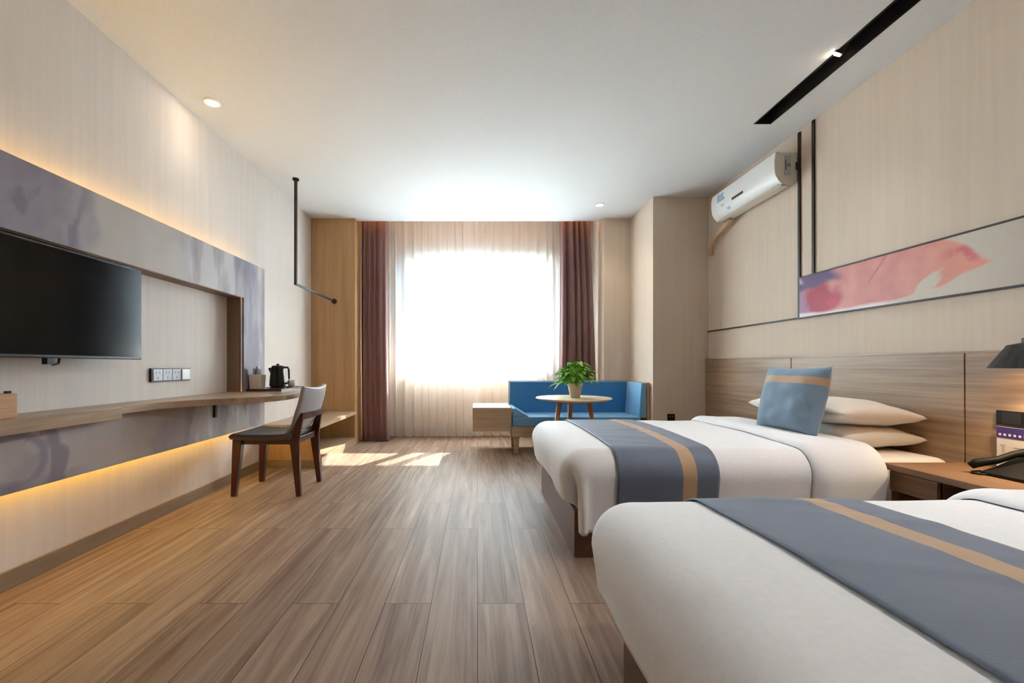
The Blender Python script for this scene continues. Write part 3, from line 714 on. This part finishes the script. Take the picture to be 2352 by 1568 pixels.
# telephone
tx, tyy = 2.325, 1.80
tp = thing('telephone', 'black wedge-shaped desk telephone on the nightstand', 'telephone', (tx, tyy, .492))
bm = bmesh.new(); loft(bm, [[(x, y, z) for x, z in ((2.235, .492), (2.235, .506), (2.30, .525), (2.41, .575), (2.41, .492))] for y in (1.66, 1.86)]); obj('body', bm, M['matte'], tp, bevel=.004)
bm = bmesh.new(); tube(bm, [(2.222, 1.885, .522), (2.238, 1.875, .538), (2.30, 1.85, .556), (2.35, 1.83, .585), (2.40, 1.81, .60), (2.415, 1.80, .585)], [.014, .019, .015, .015, .021, .017], 14); obj('handset', bm, M['matte'], tp, smooth=True)
bm = bmesh.new(); tube(bm, [(2.24, 1.86, .506), (2.215, 1.875, .500), (2.20, 1.86, .497), (2.215, 1.84, .497), (2.236, 1.83, .500)], .004, 8); obj('cord', bm, M['matte'], tp, smooth=True)
# standing card
tc_ = thing('tent_card', 'white card with a purple header standing behind the telephone', 'card', (2.42, 1.95, .492))
bm = bmesh.new(); box(bm, 2.425, 2.455, 1.66, 1.963, .492, .50); obj('stand', bm, M['card'], tc_)
obj('card', bx(2.438, 2.444, 1.66, 1.963, .50, .690), M['card'], tc_)
obj('header', bx(2.4365, 2.438, 1.66, 1.963, .640, .690), M['lpurple'], tc_)
bm = bmesh.new()
for k in range(14): box(bm, 2.4358, 2.4365, 1.945-k*.018, 1.954-k*.018, .650, .660)
obj('header_print', bm, M['card'], tc_)
bm = bmesh.new()
box(bm, 2.4372, 2.438, 1.93, 1.95, .604, .609); box(bm, 2.4372, 2.438, 1.935, 1.941, .575, .604)
for k in range(2): box(bm, 2.4372, 2.438, 1.70, 1.90, .600-k*.02, .603-k*.02)
obj('card_print', bm, M['grey'], tc_)
hs = thing('control_panel', 'black switch panel on the headboard above the standing card', 'wall switch', (2.455, 1.85, .70))
obj('plate', bx(2.448, 2.462, 1.66, 1.975, .697, .765), M['plastic'], hs, bevel=.003)
for k in range(3): obj('switch', bx(2.4445, 2.448, 1.88-k*.085, 1.95-k*.085, .705, .757), M['black'], hs, bevel=.002)
# wall lamp
lx_, ly_ = 2.335, 1.755
wl = thing('wall_lamp', 'black cone-shaded reading lamp lit above the nightstand', 'wall lamp', (lx_, ly_, .965))
bm = bmesh.new(); lathe(bm, lx_, ly_, [(.128, .963), (.072, 1.062), (.030, 1.072), (.028, 1.068), (.068, 1.056), (.122, .963)], 40, cap=False)
obj('shade', bm, M['black'], wl, smooth=False)
bm = bmesh.new(); lathe(bm, lx_, ly_, [(.032, 1.062), (.032, 1.09), (.012, 1.098)], 20)
tube(bm, [(lx_, ly_, 1.09), (lx_, ly_, 1.15), (lx_+.03, ly_, 1.185), (2.43, ly_, 1.20), (2.496, ly_, 1.20)], .009, 10); obj('arm', bm, M['black'], wl)
bm = bmesh.new(); tube(bm, [(2.475, ly_, 1.20), (XR, ly_, 1.20)], .045, 24); obj('wall_plate', bm, M['black'], wl)
bm = bmesh.new(); lathe(bm, lx_, ly_, [(.004, .966), (.028, .972), (.036, .99), (.030, 1.02), (.014, 1.055)], 20); obj('bulb', bm, M['bulb'], wl, smooth=True)
l = bpy.data.lights.new('wall_lamp_glow', 'SPOT'); lo = bpy.data.objects.new('wall_lamp_glow', l); C.objects.link(lo)
l.energy = 5; l.color = (1, .75, .45); l.shadow_soft_size = .03; l.spot_size = math.radians(120); l.spot_blend = .6; lo.location = (lx_, ly_, .962)

# ------------------------------------------------------------------ corner sofa
sf = thing('corner_sofa', 'blue L-backed bench sofa with wooden base in the window corner', 'sofa', (1.1, 4.85, 0))
yf0 = 4.60
for x in (.40, 1.80):
    for y in (yf0+.02, 5.02):
        bm = bmesh.new(); taper(bm, (x+.03, y+.03, 0), .045, .045, (x+.03, y+.03, .20), .065, .065); obj('leg', bm, M['oak_x'], sf, bevel=.003)
obj('base_frame', bx(.375, 1.89, yf0, 5.15, .19, .305), M['oak_x'], sf, bevel=.004)
bm = bx(.39, 1.80, yf0-.005, 5.06, .306, .412); obj('seat', bm, M['blue_lit'], sf, bevel=.012)
bm = bx(.385, 1.80, 5.055, 5.11, .35, .785); obj('back_cushion', bm, M['blue'], sf, bevel=.012)
obj('back_board', bx(.375, 1.89, 5.11, 5.135, .306, .795), M['oak_x'], sf, bevel=.003)
bm = bmesh.new(); loft(bm, [[(x, y, z) for x, z in ((1.775, .40), (1.805, .785), (1.86, .785), (1.86, .40))] for y in (yf0-.003, 5.055)]); obj('arm_cushion', bm, M['blue_lit'], sf, bevel=.012)
obj('arm_board', bx(1.862, 1.888, yf0-.01, 5.11, .306, .79), M['oak_panel'], sf, bevel=.003)
bm = bmesh.new(); loft(bm, [[(x, y, z) for x, z in ((.39, .412), (.39, .505), (.42, .505), (.56, .416), (.56, .412))] for y in (yf0-.004, 5.053)]); obj('bolster', bm, M['blue_lit'], sf, bevel=.008)
sb = obj('side_box', bx(-.055, .372, yf0, 5.15, .252, .513), M['oak_x'], bevel=.004)
tag(sb, 'low light-wood box shelf attached at the left end of the blue sofa', 'side table')

# round table + plant
tX, tY, tZ = .951, 4.15, .66
rt = thing('round_table', 'small round pale wood table in front of the blue sofa', 'table', (tX, tY, 0))
bm = bmesh.new(); lathe(bm, tX, tY, [(.34, tZ-.024), (.366, tZ-.014), (.371, tZ-.006), (.367, tZ)], 64); obj('tabletop', bm, M['table'], rt, bevel=.002)
for k, an in enumerate((198, 338, 88)):
    a = math.radians(an); c_, s_ = math.cos(a), math.sin(a)
    bm = bmesh.new(); tube(bm, [(tX+.15*c_, tY+.15*s_, tZ-.026), (tX+.255*c_, tY+.255*s_, 0)], [.026, .015], 12); obj('leg', bm, M['tleg'], rt, smooth=True)
bm = bmesh.new(); lathe(bm, tX, tY, [(.17, tZ-.05), (.17, tZ-.024)], 32); obj('frame_ring', bm, M['tleg'], rt)
pt = thing('potted_plant', 'bushy bright green plant in a beige pot on the round table', 'plant', (tX+.01, tY, tZ))
px_, py_ = tX+.012, tY-.02
bm = bmesh.new(); lathe(bm, px_, py_, [(.046, tZ), (.050, tZ+.01), (.068, tZ+.115), (.074, tZ+.118), (.075, tZ+.142), (.069, tZ+.142), (.064, tZ+.12)], 32, cap=False)
bm.faces.new([v for v in bm.verts if abs(v.co.z-tZ) < 1e-5]); obj('pot', bm, M['pot'], pt)
bm = bmesh.new(); lathe(bm, px_, py_, [(.060, tZ+.10), (.064, tZ+.122), (.01, tZ+.128)], 24); obj('soil', bm, M['soil'], pt)
def leaf(bm, base, tip, wid, bend, mi):
    base, tip = Vector(base), Vector(tip); ax = tip-base; L_ = ax.length
    side = ax.cross(Vector((0, 0, 1))); side = side.normalized() if side.length > .01 else Vector((1, 0, 0))
    up = side.cross(ax).normalized(); prev = None
    for i in range(8):
        t = i/7; w_ = wid*(math.sin(PI*t**.7)**.8 if 0 < t < 1 else .02)
        c = base+ax*t - Vector((0, 0, 1))*bend*L_*t*t + up*.06*L_*math.sin(PI*t)
        ring = [bm.verts.new(c-side*w_+up*w_*.35), bm.verts.new(c), bm.verts.new(c+side*w_+up*w_*.35)]
        if prev:
            for j in range(2):
                f = bm.faces.new((prev[j], prev[j+1], ring[j+1], ring[j])); f.material_index = mi
        prev = ring
bm = bmesh.new(); bs = bmesh.new(); rnd = random.Random(4)
for i in range(120):
    an = rnd.uniform(0, 2*PI); el = rnd.uniform(-.05, 1.0)**1 * PI/2*.95; rr = rnd.uniform(.55, 1)
    ce = math.cos(el)
    p = Vector((px_+.165*rr*ce*math.cos(an), py_+.14*rr*ce*math.sin(an), tZ+.155+.185*rr*math.sin(el)+rnd.uniform(-.02, .02)))
    st = Vector((px_+rnd.uniform(-.03, .03), py_+rnd.uniform(-.03, .03), tZ+.12))
    if i % 2 == 0: tube(bs, [st, (st+p)/2+Vector((0, 0, .03)), p], .0022, 5)
    d = Vector((math.cos(an)*(.4+ce), math.sin(an)*(.4+ce), rnd.uniform(-.35, .65))).normalized()
    leaf(bm, p, p+d*rnd.uniform(.08, .125), rnd.uniform(.020, .034), rnd.uniform(.1, .5), 0 if rnd.random() < .55 else 1)
obj('foliage', bm, [M['leaf'], M['leaf2']], pt, smooth=True, fixn=False); obj('stems', bs, M['leaf'], pt)
